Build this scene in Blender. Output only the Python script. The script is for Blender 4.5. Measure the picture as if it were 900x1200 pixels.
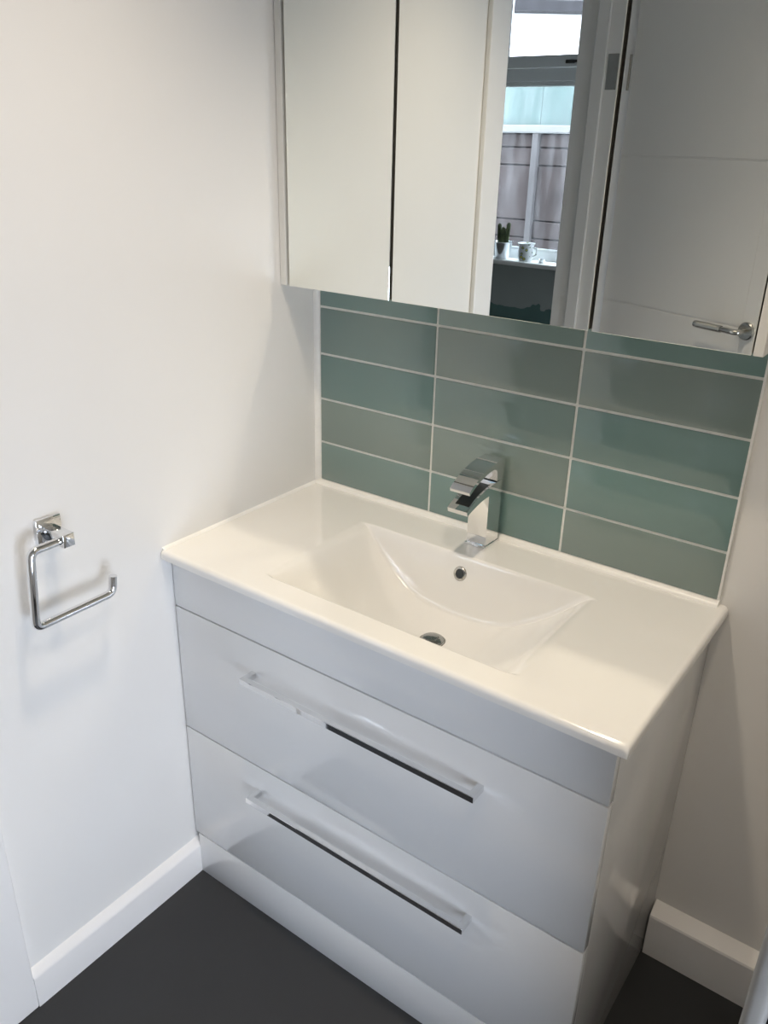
import bpy, bmesh, math, random
from mathutils import Vector, Matrix

for o in list(bpy.data.objects):
    bpy.data.objects.remove(o)
random.seed(7)
SC = bpy.context.scene
COL = SC.collection

# ------------------------------------------------------------------ camera
YAW, PITCH, ROLL = 0.6212, 0.4182, 0.0255
CAM_LOC = Vector((1.1369, -1.3262, 1.5087))
F_PX = 979.17
cy, sy = math.cos(YAW), math.sin(YAW)
fwd = Vector((-sy * math.cos(PITCH), cy * math.cos(PITCH), -math.sin(PITCH)))
rgt0 = Vector((cy, sy, 0))
up0 = rgt0.cross(fwd)
rgt = math.cos(ROLL) * rgt0 + math.sin(ROLL) * up0
upv = -math.sin(ROLL) * rgt0 + math.cos(ROLL) * up0
cam_data = bpy.data.cameras.new('camera')
cam_data.sensor_fit = 'VERTICAL'
cam_data.sensor_height = 36.0
cam_data.lens = F_PX / 1200.0 * 36.0
cam_data.clip_start = 0.02
cam = bpy.data.objects.new('camera', cam_data)
M = Matrix((rgt, upv, -fwd)).transposed().to_4x4()
M.translation = CAM_LOC
cam.matrix_world = M
COL.objects.link(cam)
SC.camera = cam

# ------------------------------------------------------------------ world / lights / exposure
SC.view_settings.view_transform = 'Standard'
SC.view_settings.look = 'None'
SC.view_settings.gamma = 1.0
SC.view_settings.use_curve_mapping = False
SC.view_settings.exposure = 0.0
SC.cycles.max_bounces = 10
SC.cycles.diffuse_bounces = 5
SC.cycles.glossy_bounces = 6
SC.cycles.transparent_max_bounces = 10
SC.cycles.blur_glossy = 0.0
SC.cycles.use_guiding = True
SC.cycles.guiding_training_samples = 64
SC.cycles.sample_clamp_indirect = 40.0

SKY_STRENGTH = 11.2
world = bpy.data.worlds.new('overcast_sky')
SC.world = world
world.use_nodes = True
bg = world.node_tree.nodes['Background']
bg.inputs['Color'].default_value = (0.78, 0.86, 1.0, 1)
bg.inputs['Strength'].default_value = SKY_STRENGTH

LAMP_POWER = 46.0
LAMP_COLOR = (1.0, 0.85, 0.665)
CEIL = 2.40
DOWNLIGHTS = [(0.47, -0.57, 1.0, 95), (1.05, -0.85, 0.46, 135)]   # x, y, share of power, beam angle; second one added as warm fill


def portal(name, loc, rot, sx, sy_):
    l = bpy.data.lights.new(name, 'AREA')
    l.shape = 'RECTANGLE'
    l.size, l.size_y = sx, sy_
    l.cycles.is_portal = True
    o = bpy.data.objects.new(name, l)
    o.location = loc
    o.rotation_euler = rot
    COL.objects.link(o)


portal('daylight_portal', (-0.745, -3.10, 1.60), (math.radians(90), 0, 0), 1.05, 1.4)       # window beyond the doorway, faces +y
portal('daylight_portal', (1.895, -1.28, 0.60), (0, math.radians(90), 0), 1.0, 1.0)          # assumed window in the right wall, faces -x


# ------------------------------------------------------------------ materials
def new_mat(name):
    m = bpy.data.materials.new(name)
    m.use_nodes = True
    nt = m.node_tree
    return m, nt, nt.nodes['Principled BSDF']


def pbr(name, col, rough=0.5, metal=0.0, coat=0.0, coat_rough=0.03, spec=0.5, noise=0.0, nscale=8.0, bump=0.0, bscale=60.0):
    m, nt, b = new_mat(name)
    b.inputs['Base Color'].default_value = (*col, 1)
    b.inputs['Roughness'].default_value = rough
    b.inputs['Metallic'].default_value = metal
    b.inputs['Coat Weight'].default_value = coat
    b.inputs['Coat Roughness'].default_value = coat_rough
    b.inputs['Specular IOR Level'].default_value = spec
    tc = nt.nodes.new('ShaderNodeTexCoord')
    if noise > 0:
        n = nt.nodes.new('ShaderNodeTexNoise')
        n.inputs['Scale'].default_value = nscale
        n.inputs['Detail'].default_value = 5
        nt.links.new(tc.outputs['Object'], n.inputs['Vector'])
        r = nt.nodes.new('ShaderNodeValToRGB')
        r.color_ramp.elements[0].position = 0.3
        r.color_ramp.elements[1].position = 0.7
        r.color_ramp.elements[0].color = (*[max(0, c * (1 - noise)) for c in col], 1)
        r.color_ramp.elements[1].color = (*[min(1, c * (1 + noise)) for c in col], 1)
        nt.links.new(n.outputs['Fac'], r.inputs['Fac'])
        nt.links.new(r.outputs['Color'], b.inputs['Base Color'])
    if bump > 0:
        n2 = nt.nodes.new('ShaderNodeTexNoise')
        n2.inputs['Scale'].default_value = bscale
        n2.inputs['Detail'].default_value = 4
        nt.links.new(tc.outputs['Object'], n2.inputs['Vector'])
        bp = nt.nodes.new('ShaderNodeBump')
        bp.inputs['Strength'].default_value = bump
        bp.inputs['Distance'].default_value = 0.002
        nt.links.new(n2.outputs['Fac'], bp.inputs['Height'])
        nt.links.new(bp.outputs['Normal'], b.inputs['Normal'])
    return m


MAT = {}
MAT['wall'] = pbr('white_wall_paint', (0.80, 0.79, 0.77), rough=0.55, spec=0.35, noise=0.012, nscale=3, bump=0.10, bscale=45)
MAT['ceiling'] = pbr('ceiling_paint', (0.82, 0.82, 0.81), rough=0.8, bump=0.05, bscale=80)
MAT['trim'] = pbr('white_satin_woodwork', (0.83, 0.82, 0.81), rough=0.32, bump=0.08, bscale=30)
MAT['edging'] = pbr('grey_white_edging', (0.40, 0.39, 0.37), rough=0.4, noise=0.05, nscale=20)
MAT['silicone'] = pbr('white_silicone', (0.86, 0.86, 0.84), rough=0.35, noise=0.03, nscale=30)
MAT['grout'] = pbr('pale_grout', (0.78, 0.79, 0.76), rough=0.85, noise=0.06, nscale=60)
MAT['ceramic'] = pbr('glazed_ceramic', (0.845, 0.845, 0.835), rough=0.12, coat=0.6, coat_rough=0.02, noise=0.004, nscale=4)
MAT['gloss'] = pbr('white_gloss_laminate', (0.80, 0.81, 0.82), rough=0.22, coat=0.7, coat_rough=0.06, noise=0.006, nscale=3, bump=0.015, bscale=14)
MAT['carcass'] = pbr('white_melamine', (0.78, 0.78, 0.75), rough=0.4, noise=0.01, nscale=10)
MAT['chrome'] = pbr('polished_chrome', (0.80, 0.81, 0.82), rough=0.04, metal=1.0, noise=0.01, nscale=10)
MAT['dimmed_chrome'] = pbr('shaded_chrome_plug', (0.36, 0.37, 0.37), rough=0.12, metal=1.0, noise=0.02, nscale=20)  # chrome colour darkened to imitate the dim surroundings it reflects
MAT['recess_shade'] = pbr('painted_recess_shade', (0.03, 0.035, 0.035), rough=0.3, noise=0.1, nscale=20)  # near-black colour standing in for shade inside gaps, holes and slots
MAT['satin_steel'] = pbr('satin_nickel', (0.55, 0.54, 0.51), rough=0.22, metal=1.0, noise=0.02, nscale=20)
MAT['mirror'] = pbr('silvered_mirror', (0.915, 0.935, 0.895), rough=0.0, metal=1.0)
MAT['alu'] = pbr('grey_aluminium', (0.16, 0.155, 0.14), rough=0.5, metal=0.3, noise=0.02, nscale=20)
MAT['cabinet_white'] = pbr('cabinet_white', (0.74, 0.74, 0.71), rough=0.35, noise=0.01, nscale=8)
MAT['upvc'] = pbr('white_plastic_window_frame', (0.80, 0.82, 0.83), rough=0.3, noise=0.01, nscale=6)
MAT['gasket'] = pbr('black_rubber', (0.02, 0.02, 0.02), rough=0.5, noise=0.1, nscale=30)
MAT['hall_floor'] = pbr('hall_floor', (0.18, 0.16, 0.14), rough=0.5, noise=0.1, nscale=5)
MAT['tin'] = pbr('galvanised_tin', (0.72, 0.75, 0.78), rough=0.18, metal=1.0, noise=0.08, nscale=25, bump=0.2, bscale=30)
MAT['soil'] = pbr('potting_soil', (0.05, 0.035, 0.025), rough=0.95, noise=0.4, nscale=60)
MAT['cactus'] = pbr('cactus_flesh', (0.07, 0.09, 0.035), rough=0.7, noise=0.5, nscale=50)
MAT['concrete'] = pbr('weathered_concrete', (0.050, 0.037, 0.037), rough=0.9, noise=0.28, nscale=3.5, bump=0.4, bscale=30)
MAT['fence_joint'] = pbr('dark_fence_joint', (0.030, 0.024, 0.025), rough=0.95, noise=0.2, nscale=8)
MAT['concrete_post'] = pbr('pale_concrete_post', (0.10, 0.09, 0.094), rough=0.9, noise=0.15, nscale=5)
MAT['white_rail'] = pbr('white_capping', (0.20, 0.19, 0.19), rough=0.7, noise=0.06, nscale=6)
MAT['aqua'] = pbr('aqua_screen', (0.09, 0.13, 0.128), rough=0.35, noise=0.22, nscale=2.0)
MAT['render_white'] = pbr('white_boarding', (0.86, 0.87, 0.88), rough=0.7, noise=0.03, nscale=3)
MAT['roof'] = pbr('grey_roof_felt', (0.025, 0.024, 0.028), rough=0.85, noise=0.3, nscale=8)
MAT['patio'] = pbr('garden_paving', (0.30, 0.29, 0.27), rough=0.9, noise=0.2, nscale=4)


def floor_mat():
    m, nt, b = new_mat('dark_grey_vinyl')
    tc = nt.nodes.new('ShaderNodeTexCoord')
    n = nt.nodes.new('ShaderNodeTexNoise'); n.inputs['Scale'].default_value = 6; n.inputs['Detail'].default_value = 6
    nt.links.new(tc.outputs['Object'], n.inputs['Vector'])
    r = nt.nodes.new('ShaderNodeValToRGB')
    r.color_ramp.elements[0].color = (0.020, 0.0215, 0.0235, 1)
    r.color_ramp.elements[1].color = (0.030, 0.0315, 0.034, 1)
    nt.links.new(n.outputs['Fac'], r.inputs['Fac'])
    v = nt.nodes.new('ShaderNodeTexVoronoi'); v.inputs['Scale'].default_value = 16
    nt.links.new(tc.outputs['Object'], v.inputs['Vector'])
    lt = nt.nodes.new('ShaderNodeMath'); lt.operation = 'LESS_THAN'; lt.inputs[1].default_value = 0.022
    nt.links.new(v.outputs['Distance'], lt.inputs[0])
    n3 = nt.nodes.new('ShaderNodeTexNoise'); n3.inputs['Scale'].default_value = 9
    nt.links.new(tc.outputs['Object'], n3.inputs['Vector'])
    g = nt.nodes.new('ShaderNodeMath'); g.operation = 'GREATER_THAN'; g.inputs[1].default_value = 0.54
    nt.links.new(n3.outputs['Fac'], g.inputs[0])
    mu = nt.nodes.new('ShaderNodeMath'); mu.operation = 'MULTIPLY'
    nt.links.new(lt.outputs[0], mu.inputs[0]); nt.links.new(g.outputs[0], mu.inputs[1])
    mx = nt.nodes.new('ShaderNodeMix'); mx.data_type = 'RGBA'
    mx.inputs['B'].default_value = (0.35, 0.35, 0.36, 1)
    nt.links.new(mu.outputs[0], mx.inputs['Factor']); nt.links.new(r.outputs['Color'], mx.inputs['A'])
    nt.links.new(mx.outputs['Result'], b.inputs['Base Color'])
    b.inputs['Roughness'].default_value = 0.55
    b.inputs['Specular IOR Level'].default_value = 0.4
    n2 = nt.nodes.new('ShaderNodeTexNoise'); n2.inputs['Scale'].default_value = 220
    nt.links.new(tc.outputs['Object'], n2.inputs['Vector'])
    bp = nt.nodes.new('ShaderNodeBump'); bp.inputs['Strength'].default_value = 0.12; bp.inputs['Distance'].default_value = 0.001
    nt.links.new(n2.outputs['Fac'], bp.inputs['Height']); nt.links.new(bp.outputs['Normal'], b.inputs['Normal'])
    return m


MAT['floor'] = floor_mat()


def tile_mat(i, col):
    m, nt, b = new_mat('sea_green_glass_tile')
    tc = nt.nodes.new('ShaderNodeTexCoord')
    n = nt.nodes.new('ShaderNodeTexNoise'); n.inputs['Scale'].default_value = 5; n.inputs['Detail'].default_value = 2
    nt.links.new(tc.outputs['Object'], n.inputs['Vector'])
    r = nt.nodes.new('ShaderNodeValToRGB')
    r.color_ramp.elements[0].color = (*[c * 0.94 for c in col], 1)
    r.color_ramp.elements[1].color = (*[c * 1.06 for c in col], 1)
    nt.links.new(n.outputs['Fac'], r.inputs['Fac'])
    nt.links.new(r.outputs['Color'], b.inputs['Base Color'])
    b.inputs['Roughness'].default_value = 0.35
    b.inputs['Coat Weight'].default_value = 1.0
    b.inputs['Coat Roughness'].default_value = 0.10
    b.inputs['Coat IOR'].default_value = 1.5
    return m


TILE_MATS = [tile_mat(0, (0.180, 0.265, 0.250)), tile_mat(1, (0.155, 0.256, 0.243)), tile_mat(2, (0.205, 0.268, 0.248))]


def glass_mat():
    m = bpy.data.materials.new('thin_window_glass')
    m.use_nodes = True
    nt = m.node_tree
    nt.nodes.clear()
    out = nt.nodes.new('ShaderNodeOutputMaterial')
    tr = nt.nodes.new('ShaderNodeBsdfTransparent'); tr.inputs['Color'].default_value = (0.95, 0.955, 0.96, 1)
    gl = nt.nodes.new('ShaderNodeBsdfGlossy'); gl.inputs['Roughness'].default_value = 0.02
    fr = nt.nodes.new('ShaderNodeFresnel'); fr.inputs['IOR'].default_value = 1.45
    mx = nt.nodes.new('ShaderNodeMixShader')
    nt.links.new(fr.outputs[0], mx.inputs[0]); nt.links.new(tr.outputs[0], mx.inputs[1]); nt.links.new(gl.outputs[0], mx.inputs[2])
    nt.links.new(mx.outputs[0], out.inputs[0])
    return m


MAT['glass'] = glass_mat()


def misted_glass_mat():
    # window pane with streaks of condensation: mostly clear, partly a thin white diffusing film
    m = bpy.data.materials.new('misted_window_glass')
    m.use_nodes = True
    nt = m.node_tree
    nt.nodes.clear()
    out = nt.nodes.new('ShaderNodeOutputMaterial')
    tr = nt.nodes.new('ShaderNodeBsdfTransparent'); tr.inputs['Color'].default_value = (0.93, 0.96, 0.96, 1)
    tl = nt.nodes.new('ShaderNodeBsdfTranslucent'); tl.inputs['Color'].default_value = (0.9, 0.9, 0.95, 1)
    tc = nt.nodes.new('ShaderNodeTexCoord')
    mp = nt.nodes.new('ShaderNodeMapping'); mp.inputs['Scale'].default_value = (7, 1, 1.2)
    n = nt.nodes.new('ShaderNodeTexNoise'); n.inputs['Scale'].default_value = 2.2; n.inputs['Detail'].default_value = 6
    nt.links.new(tc.outputs['Object'], mp.inputs['Vector']); nt.links.new(mp.outputs['Vector'], n.inputs['Vector'])
    r = nt.nodes.new('ShaderNodeMapRange')
    r.inputs['From Min'].default_value = 0.42; r.inputs['From Max'].default_value = 0.75
    r.inputs['To Min'].default_value = 0.0; r.inputs['To Max'].default_value = 0.045
    nt.links.new(n.outputs['Fac'], r.inputs['Value'])
    mx = nt.nodes.new('ShaderNodeMixShader')
    nt.links.new(r.outputs['Result'], mx.inputs[0]); nt.links.new(tr.outputs[0], mx.inputs[1]); nt.links.new(tl.outputs[0], mx.inputs[2])
    nt.links.new(mx.outputs[0], out.inputs[0])
    return m


MAT['misted'] = misted_glass_mat()


def hall_paint():
    # grey wall with a darker coat rolled on below a ragged cut-in line
    m, nt, b = new_mat('half_painted_hall_wall')
    tc = nt.nodes.new('ShaderNodeTexCoord')
    sx = nt.nodes.new('ShaderNodeSeparateXYZ'); nt.links.new(tc.outputs['Object'], sx.inputs[0])
    n = nt.nodes.new('ShaderNodeTexNoise'); n.inputs['Scale'].default_value = 6.5; n.inputs['Detail'].default_value = 3
    nt.links.new(tc.outputs['Object'], n.inputs['Vector'])
    ma = nt.nodes.new('ShaderNodeMath'); ma.operation = 'MULTIPLY_ADD'
    ma.inputs[1].default_value = 0.16; ma.inputs[2].default_value = 0.625
    nt.links.new(n.outputs['Fac'], ma.inputs[0])
    lt = nt.nodes.new('ShaderNodeMath'); lt.operation = 'LESS_THAN'
    nt.links.new(sx.outputs['Z'], lt.inputs[0]); nt.links.new(ma.outputs[0], lt.inputs[1])
    mx = nt.nodes.new('ShaderNodeMix'); mx.data_type = 'RGBA'
    mx.inputs['A'].default_value = (0.36, 0.39, 0.38, 1)
    mx.inputs['B'].default_value = (0.105, 0.19, 0.18, 1)
    nt.links.new(lt.outputs[0], mx.inputs['Factor'])
    nt.links.new(mx.outputs['Result'], b.inputs['Base Color'])
    b.inputs['Roughness'].default_value = 0.7
    return m


MAT['hall_paint'] = hall_paint()


def mug_mat():
    m, nt, b = new_mat('floral_printed_china')
    tc = nt.nodes.new('ShaderNodeTexCoord')
    v = nt.nodes.new('ShaderNodeTexVoronoi'); v.inputs['Scale'].default_value = 38
    nt.links.new(tc.outputs['Object'], v.inputs['Vector'])
    r = nt.nodes.new('ShaderNodeValToRGB')
    r.color_ramp.interpolation = 'CONSTANT'
    r.color_ramp.elements[0].color = (0.62, 0.58, 0.10, 1)
    r.color_ramp.elements.new(0.2).color = (0.22, 0.27, 0.22, 1)
    r.color_ramp.elements.new(0.34).color = (0.70, 0.72, 0.74, 1)
    r.color_ramp.elements[-1].color = (0.70, 0.72, 0.74, 1)
    nt.links.new(v.outputs['Distance'], r.inputs['Fac'])
    nt.links.new(r.outputs['Color'], b.inputs['Base Color'])
    b.inputs['Roughness'].default_value = 0.15
    return m


MAT['mug'] = mug_mat()


def lens_mat():
    m, nt, b = new_mat('lit_lamp_lens')
    b.inputs['Base Color'].default_value = (0.9, 0.9, 0.85, 1)
    b.inputs['Emission Color'].default_value = (*LAMP_COLOR, 1)
    b.inputs['Emission Strength'].default_value = 6.0
    return m


MAT['lens'] = lens_mat()


# ------------------------------------------------------------------ geometry helpers
def add_box(bm, lo, hi, bevel=0.0, seg=2, mat=None):
    vs = [bm.verts.new((x, y, z)) for x in (lo[0], hi[0]) for y in (lo[1], hi[1]) for z in (lo[2], hi[2])]
    q = [(0, 1, 3, 2), (4, 6, 7, 5), (0, 4, 5, 1), (2, 3, 7, 6), (0, 2, 6, 4), (1, 5, 7, 3)]
    fs = [bm.faces.new([vs[i] for i in f]) for f in q]
    if bevel > 0:
        es = set()
        for f in fs:
            es.update(f.edges)
        bmesh.ops.bevel(bm, geom=list(es), offset=bevel, segments=seg, profile=0.5, affect='EDGES')
    return bm


def box(lo, hi, bevel=0.0, seg=2):
    return add_box(bmesh.new(), lo, hi, bevel, seg)


def obj(name, bm, mat, parent=None, smooth=False, auto=None):
    me = bpy.data.meshes.new(name)
    bmesh.ops.recalc_face_normals(bm, faces=bm.faces)
    if smooth or auto:
        for f in bm.faces:
            f.smooth = True
    if auto:
        lim = math.radians(auto)
        for e in bm.edges:
            if len(e.link_faces) == 2 and e.calc_face_angle(0) > lim:
                e.smooth = False
    bm.to_mesh(me)
    bm.free()
    me.materials.append(MAT[mat] if isinstance(mat, str) else mat)
    o = bpy.data.objects.new(name, me)
    COL.objects.link(o)
    if parent:
        o.parent = parent
    return o


def attach(o, parent):
    """parent an object modelled in room coordinates without moving it"""
    bpy.context.view_layer.update()
    o.parent = parent
    o.matrix_parent_inverse = parent.matrix_world.inverted()
    return o


def empty(name, loc=(0, 0, 0), rz=0.0):
    o = bpy.data.objects.new(name, None)
    o.location = loc
    o.rotation_euler = (0, 0, rz)
    o.empty_display_size = 0.05
    COL.objects.link(o)
    return o


def tag(o, label=None, cat=None, group=None, kind=None):
    if label: o['label'] = label
    if cat: o['category'] = cat
    if group: o['group'] = group
    if kind: o['kind'] = kind
    return o


def struct(o, label, cat):
    return tag(o, label, cat, kind='structure')


def prism(profile, axis, a, b, bevel=0.0, seg=2):
    """extrude a closed 2-D profile along an axis; profile pairs are the other two axes in xyz order"""
    bm = bmesh.new()

    def P(p, t):
        if axis == 0: return (t, p[0], p[1])
        if axis == 1: return (p[0], t, p[1])
        return (p[0], p[1], t)
    A = [bm.verts.new(P(p, a)) for p in profile]
    B = [bm.verts.new(P(p, b)) for p in profile]
    n = len(profile)
    bm.faces.new(A); bm.faces.new(B[::-1])
    for i in range(n):
        bm.faces.new((A[i], A[(i + 1) % n], B[(i + 1) % n], B[i]))
    bmesh.ops.recalc_face_normals(bm, faces=bm.faces)
    if bevel > 0:
        es = [e for e in bm.edges if e.calc_face_angle(0) > math.radians(40)]
        bmesh.ops.bevel(bm, geom=es, offset=bevel, segments=seg, profile=0.5, affect='EDGES')
    return bm


def lathe(profile, seg=32, center=(0, 0, 0), axis='Z', close=False):
    bm = bmesh.new()
    rings = []
    for r, h in profile:
        ring = []
        if r < 1e-6:
            ring = [bm.verts.new((0, 0, h))]
        else:
            for k in range(seg):
                t = 2 * math.pi * k / seg
                ring.append(bm.verts.new((r * math.cos(t), r * math.sin(t), h)))
        rings.append(ring)
    for a, b in zip(rings[:-1], rings[1:]):
        if len(a) == 1 and len(b) == 1:
            continue
        for k in range(seg):
            k2 = (k + 1) % seg
            if len(a) == 1:
                bm.faces.new((a[0], b[k], b[k2]))
            elif len(b) == 1:
                bm.faces.new((a[k], a[k2], b[0]))
            else:
                bm.faces.new((a[k], a[k2], b[k2], b[k]))
    if axis == 'Y':
        bmesh.ops.rotate(bm, verts=bm.verts, cent=(0, 0, 0), matrix=Matrix.Rotation(math.radians(90), 3, 'X'))
    if axis == 'X':
        bmesh.ops.rotate(bm, verts=bm.verts, cent=(0, 0, 0), matrix=Matrix.Rotation(math.radians(90), 3, 'Y'))
    bmesh.ops.translate(bm, verts=bm.verts, vec=center)
    return bm


def tube(pts, radius, seg=14, cap=True):
    bm = bmesh.new()
    pts = [Vector(p) for p in pts]
    n = len(pts)
    tang = []
    for i in range(n):
        t = pts[min(i + 1, n - 1)] - pts[max(i - 1, 0)]
        tang.append(t.normalized())
    ref = Vector((1, 0, 0)) if abs(tang[0].x) < 0.9 else Vector((0, 0, 1))
    u = tang[0].cross(ref).normalized()
    rings = []
    for i in range(n):
        u = (u - tang[i] * u.dot(tang[i])).normalized()
        v = tang[i].cross(u)
        rr = radius[i] if isinstance(radius, (list, tuple)) else radius
        rings.append([bm.verts.new(pts[i] + rr * (math.cos(2 * math.pi * k / seg) * u + math.sin(2 * math.pi * k / seg) * v)) for k in range(seg)])
    for a, b in zip(rings[:-1], rings[1:]):
        for k in range(seg):
            bm.faces.new((a[k], a[(k + 1) % seg], b[(k + 1) % seg], b[k]))
    if cap:
        bm.faces.new(rings[0][::-1]); bm.faces.new(rings[-1])
    return bm


def rounded_path(corners, r, n=6):
    c = [Vector(p) for p in corners]
    out = [c[0]]
    for i in range(1, len(c) - 1):
        a = (c[i - 1] - c[i]).normalized(); b = (c[i + 1] - c[i]).normalized()
        p0 = c[i] + a * r; p1 = c[i] + b * r
        for k in range(n + 1):
            t = k / n
            out.append(p0 * (1 - t) ** 2 + c[i] * 2 * t * (1 - t) + p1 * t * t)
    out.append(c[-1])
    return out


def rect_frame(bm, axis, t0, t1, a0, a1, b0, b1, w):
    """four bars round the rectangle a0..a1 x b0..b1 (b vertical), thickness t0..t1 along the axis"""
    for (p, q, r, s) in ((a0, a0 + w, b0, b1), (a1 - w, a1, b0, b1), (a0 + w, a1 - w, b0, b0 + w), (a0 + w, a1 - w, b1 - w, b1)):
        if axis == 1: add_box(bm, (p, t0, r), (q, t1, s), 0.003, 1)
        else: add_box(bm, (t0, p, r), (t1, q, s), 0.003, 1)
    return bm


# ------------------------------------------------------------------ the setting: bathroom
RX, RY = 1.80, -2.25           # right wall, wall behind the camera
WT = 0.14                      # wall thickness
D0, D1, DH = -0.945, -1.655, 1.99   # door opening in the left wall

struct(obj('floor', box((-WT, RY, -0.08), (RX + 0.1, 0.15, 0.0)), 'floor'), 'dark grey matt vinyl floor of the bathroom', 'floor')
struct(obj('ceiling', box((-WT, RY - 0.1, CEIL), (RX + 0.1, 0.15, CEIL + 0.1)), 'ceiling'), 'plain white ceiling above the bathroom', 'ceiling')

bm = bmesh.new()
add_box(bm, (-WT, D0 + 0.03, 0), (0, 0.15, CEIL))
add_box(bm, (-WT, RY - 0.1, 0), (0, D1 - 0.03, CEIL))
add_box(bm, (-WT, D1 - 0.03, DH + 0.03), (0, D0 + 0.03, CEIL))
struct(obj('wall_left', bm, 'wall'), 'smooth white wall on the left with the roll holder', 'wall')

wall_back = struct(obj('wall_back', box((0, 0.008, 0), (RX, 0.15, CEIL)), 'wall'), 'white back wall behind the washbasin and mirror cabinet', 'wall')
struct(obj('wall_front', box((0, RY - 0.1, 0), (RX, RY, CEIL)), 'wall'), 'plain white wall opposite the mirror cabinet', 'wall')
W2 = (-1.78, -0.78, 0.10, 1.10)   # unseen assumed window, set low to light lower walls, y0 y1 z0 z1
bm = bmesh.new()
add_box(bm, (RX, RY - 0.1, 0), (RX + 0.1, W2[0], CEIL))
add_box(bm, (RX, W2[1], 0), (RX + 0.1, 0.15, CEIL))
add_box(bm, (RX, W2[0], 0), (RX + 0.1, W2[1], W2[2]))
add_box(bm, (RX, W2[0], W2[3]), (RX + 0.1, W2[1], CEIL))
struct(obj('wall_right', bm, 'wall'), 'white wall at the right with an assumed low window', 'wall')
w2 = struct(empty('window_2', (RX + 0.05, -1.28, 0.10)), 'unseen low window assumed in the right wall for cool light', 'window')
fr = rect_frame(bmesh.new(), 0, -0.03, 0.03, -0.50, 0.50, 0.0, 1.0, 0.05)
obj('window_frame', fr, 'upvc', w2)
obj('pane', box((-0.004, -0.45, 0.05), (0.004, 0.45, 0.95)), 'glass', w2)

# added stub wall, long enough to shade vanity and drawers, with a rounded edge trim
PX = 1.108
struct(obj('wall_added_stub', box((PX + 0.004, -0.59, 0), (PX + 0.11, 0.008, CEIL)), 'wall'), 'added white stub wall shading the right end of the vanity recess', 'wall')
tr = struct(empty('trim_3', (PX, -0.59, 0)), 'white rounded edging with a silver strip at lower right corner', 'trim')
obj('edging', box((0, -0.026, 0), (0.024, 0.002, CEIL), 0.009, 4), 'edging', tr, auto=40)
obj('shadow_gap', box((0.024, -0.008, 0), (0.030, 0.002, CEIL)), 'recess_shade', tr)  # dark filler coloured as the shade in the groove
obj('metal_strip', box((0.030, -0.024, 0), (0.052, 0.002, CEIL), 0.004, 3), 'satin_steel', tr, auto=40)

# skirting boards
prof = [(0, 0), (0.0145, 0), (0.0145, 0.070), (0.0138, 0.0735), (0.0118, 0.0765), (0.003, 0.0880), (0, 0.0895)]
struct(obj('baseboard_left', prism(prof, 1, -0.412, -0.832), 'trim', auto=50), 'white skirting board along the left wall beside the vanity', 'skirting')
prof = [(0.008, 0), (-0.024, 0), (-0.024, 0.101), (-0.022, 0.105), (0.008, 0.121)]
struct(obj('baseboard_back', prism(prof, 0, 0.884, PX + 0.004), 'trim', auto=20), 'thick white skirting board to the right of the vanity', 'skirting')

# architraves and lining of the doorway in the left wall
bm = bmesh.new()
add_box(bm, (0, -0.922, 0), (0.0135, -0.832, DH + 0.09), 0.003, 2)
add_box(bm, (0, D1 - 0.095, 0), (0.0135, D1 - 0.01, DH + 0.09), 0.003, 2)
add_box(bm, (0, D1 - 0.01, DH + 0.0), (0.0135, -0.922, DH + 0.09), 0.003, 2)
struct(obj('trim_1', bm, 'trim'), 'flat white architrave round the doorway beside the left wall', 'trim')
lin = struct(empty('trim_2', (0, 0, 0)), 'white door lining with a raised stop, seen in the mirror', 'trim')
for nm, lo, hi in (('lining_board', (-WT - 0.004, D0, 0), (-0.001, D0 + 0.03, DH)), ('lining_board', (-WT - 0.004, D1 - 0.03, 0), (-0.001, D1, DH)),
                   ('lining_board', (-WT - 0.004, D1 - 0.03, DH), (-0.001, D0 + 0.03, DH + 0.03)),
                   ('door_stop', (-0.085, D1, 0), (-0.045, D1 + 0.012, DH)), ('door_stop', (-0.085, D0 - 0.012, 0), (-0.045, D0, DH)),
                   ('door_stop', (-0.085, D1 + 0.012, DH - 0.012), (-0.045, D0 - 0.012, DH))):
    obj(nm, box(lo, hi, 0.0015, 1), 'trim', lin)
for hz in (0.25, 1.72):
    obj('hinge', box((-0.040, D1, hz - 0.05), (-0.004, D1 + 0.002, hz + 0.05), 0.0008, 1), 'satin_steel', lin)

# open door leaf
ANG = math.atan2(0.192, 0.490)
door = struct(empty('door_1', (0.022, -1.6985, 0), ANG), 'open white door with fine horizontal grooves, seen in the mirror', 'door')
LW, LH = 0.745, 1.975
obj('door_leaf', box((0, -0.036, 0.008), (LW, -0.003, LH), 0.001, 1), 'trim', door)
zg = [0.008, 0.577, 1.030, 1.483, 1.972]
for a, b in zip(zg[:-1], zg[1:]):
    obj('door_panel', box((0.003, -0.0035, a + 0.0025), (0.555, 0.0, b - 0.0025), 0.0012, 2), 'trim', door)
obj('door_stile', box((0.5552, -0.0035, 0.0105), (LW - 0.002, 0.0, 1.9695), 0.0008, 1), 'trim', door)
hdl = obj('door_handle', lathe([(0, 0.0005), (0.025, 0.0005), (0.026, 0.003), (0.026, 0.007), (0.023, 0.010), (0.0, 0.010)], 36, (0, 0, 0), 'Y'), 'satin_steel', door, auto=35)
hdl.location = (0.575, 0.0, 1.024)
hdl.rotation_euler = (0, 0, math.pi)
neck = rounded_path([(0, -0.008, 0), (0, -0.052, 0), (0.052, -0.052, 0.001)], 0.014, 6)
obj('lever_neck', tube(neck, 0.0082), 'satin_steel', hdl, auto=40)
prf = [(0.0, 0.050), (0.0100, 0.050)]
for k in range(14):
    z = 0.053 + k * 0.006
    prf += [(0.0098, z), (0.0108, z + 0.002), (0.0108, z + 0.004), (0.0098, z + 0.006)]
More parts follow.
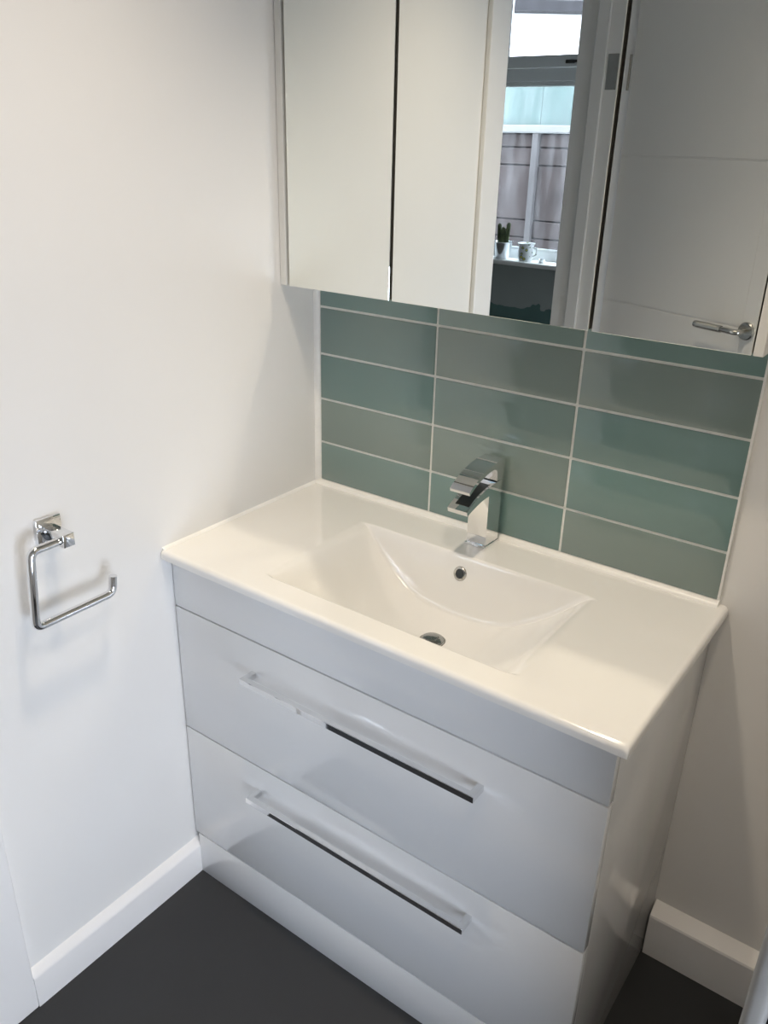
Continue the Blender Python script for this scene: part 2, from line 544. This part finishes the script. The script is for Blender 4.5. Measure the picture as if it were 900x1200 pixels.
prf += [(0.0105, 0.142), (0.0090, 0.146), (0.0, 0.147)]
obj('lever_grip', lathe(prf, 20, (0, -0.052, 0.001), 'X'), 'satin_steel', hdl, auto=45)
for hz in (0.25, 1.72):
    obj('hinge_knuckle', tube([(-0.008, 0.001, hz - 0.05), (-0.008, 0.001, hz + 0.05)], 0.006, 12), 'satin_steel', door, auto=40)

# ------------------------------------------------------------------ the setting: hall beyond the doorway
HX0, HX1, HY = -2.40, -WT, -3.06
struct(obj('floor_hall', box((HX0 - 0.1, HY - 0.1, -0.08), (HX1, 0.15, 0.0)), 'hall_floor'), 'brown floor of the room beyond the doorway', 'floor')
struct(obj('ceiling_hall', box((HX0 - 0.1, HY - 0.1, CEIL), (HX1, 0.15, CEIL + 0.1)), 'ceiling'), 'white ceiling of the room beyond the doorway', 'ceiling')
struct(obj('wall_hall_left', box((HX0 - 0.1, HY - 0.1, 0), (HX0, 0.15, CEIL)), 'wall'), 'side wall of the room beyond the doorway', 'wall')
struct(obj('wall_hall_back', box((HX0, 0.05, 0), (HX1, 0.15, CEIL)), 'wall'), 'end wall of the room beyond the doorway', 'wall')
WX0, WX1, WZ0, WZ1 = -1.275, -0.215, 0.93, 2.27
struct(obj('wall_hall_right', box((HX1, HY - 0.1, 0), (HX1 + 0.10, RY - 0.1, CEIL)), 'wall'), 'short side wall beside the far window', 'wall')
bm = bmesh.new()
add_box(bm, (HX0, HY - 0.10, 0), (WX0, HY, CEIL))
add_box(bm, (WX1, HY - 0.10, 0), (HX1, HY, CEIL))
add_box(bm, (WX0, HY - 0.10, 0), (WX1, HY, WZ0 - 0.004))
add_box(bm, (WX0, HY - 0.10, WZ1), (WX1, HY, CEIL))
struct(obj('wall_hall_front', bm, 'hall_paint'), 'grey wall below the far window with ragged dark green paint', 'wall')

win = struct(empty('window_1', (0, HY, 0)), 'white plastic window with a top vent, reflected in the mirror', 'window')
y0, y1 = -0.065, 0.0
obj('window_frame', rect_frame(bmesh.new(), 1, y0, y1, WX0, WX1, WZ0 + 0.012, WZ1, 0.055), 'upvc', win)
obj('transom', box((WX0 + 0.055, y0, 1.792), (WX1 - 0.055, y1, 1.856), 0.004, 2), 'upvc', win)
gb = rect_frame(bmesh.new(), 1, -0.02, -0.004, WX0 + 0.055, WX1 - 0.055, 0.986, 1.792, 0.022)
obj('glazing_bead', gb, 'upvc', win)
sash = obj('sash', rect_frame(bmesh.new(), 1, -0.045, 0.012, WX0 + 0.05, WX1 - 0.05, 1.850, WZ1 - 0.05, 0.052), 'upvc', win)
obj('gasket', rect_frame(bmesh.new(), 1, -0.022, 0.0, WX0 + 0.10, WX1 - 0.10, 1.900, WZ1 - 0.10, 0.006), 'gasket', sash)
obj('pane', box((WX0 + 0.10, -0.022, 1.90), (WX1 - 0.10, -0.016, WZ1 - 0.10)), 'glass', sash)
obj('pane', box((WX0 + 0.07, -0.030, 1.0), (WX1 - 0.07, -0.024, 1.78)), 'misted', win)
hb = box((-0.840, 0.012, 1.866), (-0.795, 0.026, 1.882), 0.003, 2)
add_box(hb, (-0.825, 0.024, 1.868), (-0.735, 0.036, 1.880), 0.004, 2)
obj('window_handle', hb, 'gasket', sash, auto=40)
sill = obj('window_sill', box((WX0 - 0.03, -0.02, 0.926), (WX1 + 0.03, 0.135, 0.950), 0.007, 3), 'trim', win, auto=40)

# ------------------------------------------------------------------ outside
struct(obj('ground_outside', box((-9, -14, -0.12), (5, HY - 0.12, -0.06)), 'patio'), 'paved ground outside the far window', 'ground')
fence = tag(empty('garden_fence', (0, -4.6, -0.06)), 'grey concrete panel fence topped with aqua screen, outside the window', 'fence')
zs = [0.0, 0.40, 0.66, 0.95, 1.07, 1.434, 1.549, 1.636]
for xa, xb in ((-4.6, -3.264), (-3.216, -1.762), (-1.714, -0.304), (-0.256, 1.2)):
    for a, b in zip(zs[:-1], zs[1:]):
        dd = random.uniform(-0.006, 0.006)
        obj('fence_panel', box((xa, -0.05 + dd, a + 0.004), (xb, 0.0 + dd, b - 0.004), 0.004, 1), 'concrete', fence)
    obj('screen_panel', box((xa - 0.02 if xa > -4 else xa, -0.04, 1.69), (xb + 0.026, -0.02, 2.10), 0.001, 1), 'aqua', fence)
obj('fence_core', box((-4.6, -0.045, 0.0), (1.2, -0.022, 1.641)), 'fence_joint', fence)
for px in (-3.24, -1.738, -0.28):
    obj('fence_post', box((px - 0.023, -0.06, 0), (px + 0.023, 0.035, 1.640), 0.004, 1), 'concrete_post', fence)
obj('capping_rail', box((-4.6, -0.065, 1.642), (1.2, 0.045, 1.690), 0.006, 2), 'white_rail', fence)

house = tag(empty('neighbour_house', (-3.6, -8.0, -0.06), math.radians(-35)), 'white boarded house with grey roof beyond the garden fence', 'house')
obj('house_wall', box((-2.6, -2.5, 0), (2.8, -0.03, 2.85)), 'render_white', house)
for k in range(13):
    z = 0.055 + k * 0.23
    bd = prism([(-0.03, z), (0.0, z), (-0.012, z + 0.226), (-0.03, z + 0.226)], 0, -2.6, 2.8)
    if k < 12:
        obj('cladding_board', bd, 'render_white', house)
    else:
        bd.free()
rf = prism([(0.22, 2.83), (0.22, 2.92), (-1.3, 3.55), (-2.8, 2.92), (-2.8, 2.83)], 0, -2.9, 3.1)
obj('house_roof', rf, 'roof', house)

# ------------------------------------------------------------------ backsplash tiles (pieces of the back wall)
H = 0.8073
TC = [0.0120, 0.2989, 0.5911, 0.8797]
TZ = [0.0077, 0.0971, 0.1942, 0.2912, 0.3883, 0.4854]
G = 0.0024
tile_obj = {}
which = [[0, 1, 2], [2, 2, 1], [1, 0, 1], [0, 2, 2], [1, 0, 1]]
for r in range(5):
    for c in range(3):
        w = TC[c + 1] - TC[c] - 2 * G + (0.002 if c == 2 else 0)
        h = TZ[r + 1] - TZ[r] - 2 * G
        key = (round(w, 3), round(h, 3), which[r][c])
        if key in tile_obj:
            o = tile_obj[key].copy()
            COL.objects.link(o)
        else:
            o = obj('tile', box((0, 0, 0), (w, 0.0075, h), 0.0012, 2), TILE_MATS[which[r][c]], wall_back, auto=40)
            tile_obj[key] = o
        o.name = 'tile'
        o.parent = wall_back
        o.location = (TC[c] + G, random.uniform(-0.0002, 0.0002), H + TZ[r] + G)
obj('grout', box((0.002, 0.0020, H - 0.002), (0.8835, 0.0085, H + 0.4875)), 'grout', wall_back)
obj('silicone_bead', prism([(0.0005, 0.008), (0.0005, -0.006), (0.006, -0.004), (0.0115, 0.0015), (0.0115, 0.008)], 2, H, H + 0.445), 'silicone', wall_back, auto=50)
obj('silicone_bead', prism([(0.008, H - 0.001), (-0.011, H - 0.001), (-0.0085, H + 0.0035), (-0.002, H + 0.0085), (0.008, H + 0.009)], 0, 0.004, 0.884), 'silicone', wall_back, auto=50)
obj('silicone_bead', prism([(0.8790, 0.009), (0.8790, 0.0012), (0.8825, 0.0012), (0.8835, 0.009)], 2, H, H + 0.445), 'silicone', wall_back)

# ------------------------------------------------------------------ vanity unit
FY, FT = -0.4241, 0.018
VX0, VX1 = 0.0035, 0.8812
van = tag(empty('vanity_unit', (0.44, -0.21, 0)), 'white gloss floor-standing vanity unit with two wide drawers', 'cabinet')
van_off = Vector((0.44, -0.21, 0))


def vpart(name, lo, hi, mat='gloss', bev=0.0012, parent=van, seg=2):
    o = obj(name, box(lo, hi, bev, seg), mat, None, auto=40)
    attach(o, parent)
    return o


TOPZ = H - 0.019
vpart('side_panel', (VX1 - 0.018, FY + FT + 0.001, 0.0), (VX1, 0.0065, TOPZ))
vpart('side_panel', (VX0 + 0.009, FY + FT + 0.001, 0.0), (VX0 + 0.027, 0.0065, TOPZ))
vpart('bottom_panel', (VX0 + 0.0275, FY + FT + 0.002, 0.10), (VX1 - 0.0185, -0.002, 0.118), 'carcass')
vpart('fascia', (VX0, FY, H - 0.1235), (VX1, FY + FT, TOPZ))
for zc0, zc1, hz in ((H - 0.4095, H - 0.1265, 0.6115), (H - 0.6955, H - 0.4125, 0.3345)):
    dr = vpart('drawer_front', (VX0, FY, zc0), (VX1, FY + FT, zc1))
    hb = bmesh.new()
    hx0, hx1, hy = 0.203, 0.6915, -0.4575
    t = 0.0115
    # squared bow handle: one profile swept as a U
    prof = [(hx0, FY), (hx0, hy), (hx1, hy), (hx1, FY), (hx1 - t, FY), (hx1 - t, hy + t), (hx0 + t, hy + t), (hx0 + t, FY)]
    hb = prism(prof, 2, hz - t / 2, hz + t / 2, 0.0006, 1)
    ho = obj('handle', hb, 'chrome', None)
    attach(ho, dr)
vpart('plinth', (VX0 + 0.009, FY, 0.0), (VX1, FY + FT, H - 0.6985))

# ------------------------------------------------------------------ washbasin
BD = 0.4465
BX0, BX1 = 0.0025, 0.900
EDGE = 0.017


def smin(a, b, k):
    h = max(k - abs(a - b), 0) / k
    return min(a, b) - h * h * k * 0.25


BCX, BHW = 0.4630, 0.237


def bowl_depth(x, y):
    u = (x - BCX) / BHW
    if abs(u) >= 1.30:
        return 0.0
    base = 1 - u * u
    arc = 0.117 * (base if base < 0 else base ** 0.96)
    ka = 0.017
    arc = 0.0 if arc < -ka else ((arc + ka) ** 2 / (4 * ka) if arc < ka else arc)
    back = (-0.108 - y) / 0.34
    front = (y + 0.392) / 0.36
    floor_ = 0.106 + 0.02 * max(0, 1 - math.hypot(x - 0.470, y + 0.245) / 0.22) * 0.4
    walls = smin(back, front, 0.02)
    k = 0.006                                   # soft rim at the back and front
    if walls < -k: return 0.0
    if walls < k: walls = (walls + k) ** 2 / (4 * k)
    return max(0.0, smin(smin(arc, floor_, 0.02), walls, 0.013))


def top_z(x, y):
    z = -bowl_depth(x, y)
    r = 0.009
    # round over the front and right edges
    for dist in (y + BD, BX1 - x):
        if dist < r:
            z -= r - math.sqrt(max(0, r * r - (r - dist) ** 2))
    return z


def axis_samples(breaks):
    out = []
    for a, b, n in breaks:
        out += [a + (b - a) * k / n for k in range(n)]
    out.append(breaks[-1][1])
    return out


xs = axis_samples([(BX0, 0.16, 18), (0.16, 0.77, 220), (0.77, BX1 - 0.009, 16), (BX1 - 0.009, BX1 - 0.0015, 5), (BX1 - 0.0015, BX1, 4)])
ys = axis_samples([(-BD, -BD + 0.0015, 4), (-BD + 0.0015, -BD + 0.009, 5), (-BD + 0.009, -0.41, 5), (-0.41, -0.34, 30), (-0.34, -0.18, 40), (-0.18, -0.09, 44), (-0.09, 0.0068, 14)])
bm = bmesh.new()
grid = [[bm.verts.new((x, y, H + top_z(x, y))) for x in xs] for y in ys]
for j in range(len(ys) - 1):
    for i in range(len(xs) - 1):
        bm.faces.new((grid[j][i], grid[j][i + 1], grid[j + 1][i + 1], grid[j + 1][i]))


def skirt(line, inward):
    lower = [bm.verts.new((v.co.x, v.co.y, H - EDGE)) for v in line]
    inner = [bm.verts.new((v.co.x + inward[0], v.co.y + inward[1], H - EDGE - 0.0005)) for v in line]
    for k in range(len(line) - 1):
        bm.faces.new((line[k], line[k + 1], lower[k + 1], lower[k]))
        bm.faces.new((lower[k], lower[k + 1], inner[k + 1], inner[k]))


skirt(grid[0], (0, 0.035))
skirt([row[-1] for row in grid], (-0.035, 0))
skirt(grid[-1], (0, -0.01))
skirt([row[0] for row in grid], (0.01, 0))
for f in bm.faces:
    f.smooth = True
basin = empty('washbasin', (0.45, -0.22, H - EDGE))
tag(basin, 'white ceramic washbasin with wide shallow bowl on the vanity unit', 'washbasin')


def bpart(name, bm_, mat, auto=None, smooth=False):
    o = obj(name, bm_, mat, None, auto=auto, smooth=smooth)
    attach(o, basin)
    return o


bpart('basin_top', bm, 'ceramic', auto=50)
# overflow ring on the rear slope of the bowl
oz = -0.034
oy = -0.108 + oz * 0.34
nrm = Vector((0, -1, 0.34)).normalized()
rot = nrm.to_track_quat('Z', 'Y').to_matrix()
for nm, prof, mt in (('overflow_ring', [(0.0080, -0.004), (0.0080, 0.0015), (0.0095, 0.0030), (0.0120, 0.0026), (0.0140, 0.0), (0.0140, -0.004)], 'satin_steel'),
                     ('overflow_hole', [(0.0, 0.0008), (0.0080, 0.0008), (0.0080, -0.003)], 'recess_shade')):  # dark disc painted as the shade inside the hole
    b_ = lathe(prof, 32)
    bmesh.ops.rotate(b_, verts=b_.verts, cent=(0, 0, 0), matrix=rot)
    bmesh.ops.translate(b_, verts=b_.verts, vec=Vector((0.4515, oy, H + oz)))
    bpart(nm, b_, mt, auto=50)
wz = H - bowl_depth(0.474, -0.243)
bpart('waste_plug', lathe([(0.0, 0.010), (0.008, 0.0096), (0.015, 0.008), (0.0205, 0.005), (0.0215, 0.003), (0.0205, 0.001), (0.0, 0.0005)], 40, (0.474, -0.243, wz)), 'dimmed_chrome', auto=60)
bpart('waste_flange', lathe([(0.0195, 0.0002), (0.0235, 0.0020), (0.0255, 0.0)], 40, (0.474, -0.243, wz)), 'satin_steel', auto=60)
# sealant between basin and left wall
bpart('silicone_bead', prism([(0.0, H - 0.002), (0.0075, H - 0.002), (0.0055, H + 0.0015), (0.0, H + 0.0045)], 1, -0.4405, -0.004), 'silicone', auto=50)

# ------------------------------------------------------------------ mixer tap
tap = tag(empty('mixer_tap', (0.448, -0.036, H)), 'square chrome waterfall mixer tap with flat curved lever', 'tap')
TX0, TX1 = 0.4275, 0.4685


def tpart(name, bm_, mat='chrome', parent=tap, auto=25):
    o = obj(name, bm_, mat, None, auto=auto)
    attach(o, parent)
    return o


def curve_pts(p, n=8):
    """Catmull-Rom through the points"""
    out = []
    q = [p[0]] + list(p) + [p[-1]]
    for i in range(1, len(q) - 2):
        for k in range(n):
            t = k / n
            out.append(tuple(0.5 * ((2 * q[i][d]) + (-q[i - 1][d] + q[i + 1][d]) * t + (2 * q[i - 1][d] - 5 * q[i][d] + 4 * q[i + 1][d] - q[i + 2][d]) * t * t
                                    + (-q[i - 1][d] + 3 * q[i][d] - 3 * q[i + 1][d] + q[i + 2][d]) * t ** 3) for d in (0, 1)))
    out.append(p[-1])
    return out


tpart('base_plate', box((TX0 - 0.002, -0.066, H), (TX1 + 0.002, -0.011, H + 0.005), 0.001, 2))
low = curve_pts([(-0.0615, H + 0.1080), (-0.085, H + 0.1068), (-0.115, H + 0.1005), (-0.1370, H + 0.0935)])
top = curve_pts([(-0.1395, H + 0.1020), (-0.128, H + 0.1075), (-0.110, H + 0.1150), (-0.085, H + 0.1225), (-0.055, H + 0.1275), (-0.014, H + 0.1285)])
prof = [(-0.0615, H + 0.004)] + low + top + [(-0.014, H + 0.004)]
tpart('tap_body', prism(prof, 0, TX0, TX1))
ch = curve_pts([(-0.128, H + 0.1080), (-0.110, H + 0.1155), (-0.085, H + 0.1230), (-0.055, H + 0.1280)])
ch2 = [(a, b - 0.002) for a, b in ch][::-1]
tpart('spout_channel', prism(ch + ch2, 0, TX0 + 0.009, TX1 - 0.004), 'recess_shade')  # dark inlay painted as the shade of the open channel
lt = curve_pts([(-0.1350, H + 0.1375), (-0.120, H + 0.1470), (-0.098, H + 0.1570), (-0.068, H + 0.1650), (-0.038, H + 0.1685), (-0.012, H + 0.1685)])
lb = curve_pts([(-0.034, H + 0.1300), (-0.040, H + 0.1540), (-0.064, H + 0.1560), (-0.096, H + 0.1490), (-0.118, H + 0.1405), (-0.1335, H + 0.1320)])
tpart('lever', prism(lt + [(-0.012, H + 0.1300)] + lb, 0, TX0, TX1))

# ------------------------------------------------------------------ mirror cabinet
MY = -0.1026
CZ0, CZ1 = H + 0.4419, 1.97
cab = tag(empty('mirror_cabinet', (0.45, 0.0, CZ0)), 'wall-hung white cabinet with three mirrored doors above the tiles', 'cabinet')


def cpart(name, bm_, mat, parent=cab, auto=None):
    o = obj(name, bm_, mat, None, auto=auto)
    attach(o, parent)
    return o


cpart('side_panel', box((0.0012, MY, CZ0), (0.0165, -0.002, CZ1), 0.0008, 1), 'cabinet_white')
cpart('side_panel', box((0.8790, MY, CZ0), (0.8930, -0.002, CZ1), 0.0008, 1), 'cabinet_white')
cpart('bottom_panel', box((0.0166, MY + 0.022, CZ0 + 0.002), (0.8789, -0.002, CZ0 + 0.016), 0.0005, 1), 'cabinet_white')
cpart('top_panel', box((0.0166, MY + 0.022, CZ1 - 0.016), (0.8789, -0.002, CZ1), 0.0005, 1), 'cabinet_white')
cpart('back_panel', box((0.0166, -0.008, CZ0 + 0.0165), (0.8789, -0.003, CZ1 - 0.0165)), 'cabinet_white')
for mx0, mx1 in ((0.0235, 0.2595), (0.2655, 0.6365), (0.6420, 0.8768)):
    d = cpart('cabinet_door', box((mx0 + 0.001, MY + 0.0042, CZ0 + 0.001), (mx1 - 0.001, MY + 0.0205, CZ1 - 0.001), 0.0005, 1), 'alu')
    cpart('mirror_glass', box((mx0, MY, CZ0), (mx1, MY + 0.004, CZ1), 0.0007, 1), 'mirror', d)

# ------------------------------------------------------------------ toilet roll holder on the left wall
hold = tag(empty('roll_holder', (0, -0.665, 0.955)), 'chrome open-ended roll holder with square rose on left wall', 'roll holder')


def hpart(name, bm_, mat='chrome', auto=30):
    o = obj(name, bm_, mat, None, auto=auto)
    attach(o, hold)
    return o


hpart('wall_plate', box((0.0003, -0.6830, 0.9060), (0.0075, -0.6390, 0.9520), 0.0012, 2))
hpart('post', box((0.0073, -0.6710, 0.9160), (0.0580, -0.6510, 0.9380), 0.0010, 2))
RXS = 0.045
path = rounded_path([(RXS, -0.664, 0.9250), (RXS, -0.7200, 0.9250), (RXS, -0.7310, 0.7960), (RXS, -0.5860, 0.7960), (RXS, -0.5820, 0.8270)], 0.013, 7)
hpart('roll_bar', tube(path, 0.0070, 18), auto=50)

# ------------------------------------------------------------------ things on the window sill
SZ = 0.950
pot = tag(empty('cactus_pot', (-1.072, -2.985, SZ)), 'shiny tin pot with a spiky cactus on the window sill', 'potted plant')
obj('pot', lathe([(0.0, 0.0005), (0.034, 0.0005), (0.036, 0.003), (0.049, 0.080), (0.052, 0.083), (0.052, 0.087), (0.048, 0.086), (0.046, 0.078), (0.0, 0.074)], 40), 'tin', pot, auto=40)
obj('soil', lathe([(0.0, 0.080), (0.02, 0.079), (0.0445, 0.0765)], 24), 'soil', pot, smooth=True)
for (cx_, cy_, hh, rr, lean) in ((-0.018, 0.008, 0.105, 0.0095, -0.05), (0.002, -0.008, 0.078, 0.0085, 0.02), (0.020, 0.004, 0.112, 0.0095, 0.08), (0.006, 0.018, 0.09, 0.008, 0.0)):
    b_ = bmesh.new()
    seg, ringn = 16, 18
    rings = []
    for j in range(ringn + 1):
        t = j / ringn
        z = 0.072 + t * hh
        env = rr * (1.0 if t < 0.8 else math.sqrt(max(0.02, 1 - ((t - 0.8) / 0.2) ** 2)))
        ring = []
        for k in range(seg):
            a = 2 * math.pi * k / seg
            bumpy = 1.0 + (0.28 if (k + j) % 2 == 0 else -0.08)
            ring.append(b_.verts.new((cx_ + lean * t * hh + env * bumpy * math.cos(a), cy_ + env * bumpy * math.sin(a), z)))
        rings.append(ring)
    for p_, q_ in zip(rings[:-1], rings[1:]):
        for k in range(seg):
            b_.faces.new((p_[k], p_[(k + 1) % seg], q_[(k + 1) % seg], q_[k]))
    b_.faces.new(rings[-1])
    obj('cactus_stem', b_, 'cactus', pot)
mug = tag(empty('mug', (-0.934, -2.985, SZ)), 'squat flower-patterned china mug beside the cactus pot', 'mug')
obj('mug_body', lathe([(0.0, 0.0005), (0.030, 0.0005), (0.034, 0.003), (0.040, 0.018), (0.0415, 0.038), (0.0385, 0.058), (0.0375, 0.068), (0.043, 0.084), (0.047, 0.089), (0.045, 0.0885), (0.036, 0.070), (0.037, 0.05), (0.037, 0.03), (0.0, 0.008)], 40), 'mug', mug, auto=60)
obj('mug_handle', tube(rounded_path([(0.036, 0, 0.068), (0.062, 0, 0.068), (0.060, 0, 0.030), (0.038, 0, 0.026)], 0.012, 5), 0.0045, 10), 'mug', mug, auto=60)
tl_ = tag(empty('glass_dish', (-0.830, -2.965, SZ)), 'tiny clear glass dish beside the mug on the sill', 'dish')
obj('dish', lathe([(0.0, 0.0005), (0.014, 0.0005), (0.018, 0.014), (0.020, 0.019), (0.0185, 0.019), (0.0165, 0.013), (0.0, 0.004)], 28), 'tin', tl_, auto=50)

# ------------------------------------------------------------------ recessed ceiling lamps
for i, (lx, ly, k, beam) in enumerate(DOWNLIGHTS):
    dl = tag(empty('ceiling_downlight', (lx, ly, CEIL)), ('round recessed downlight in the ceiling above the washbasin', 'added round downlight in the ceiling, warm fill for the right side')[i], 'lamp', 'recessed ceiling downlights')
    obj('bezel', lathe([(0.030, -0.0005), (0.030, -0.004), (0.036, -0.006), (0.043, -0.003), (0.043, 0.0)], 40), 'chrome', dl, auto=50)
    obj('lens', lathe([(0.0, -0.002), (0.030, -0.002)], 32), 'lens', dl)
    l = bpy.data.lights.new('lamp_light', 'SPOT')
    l.energy = LAMP_POWER * k
    l.color = LAMP_COLOR
    l.spot_size = math.radians(beam)
    l.spot_blend = 1.0
    l.shadow_soft_size = 0.045
    lo = bpy.data.objects.new('lamp_light', l)
    lo.location = (0, 0, -0.03)
    lo.parent = dl
    COL.objects.link(lo)
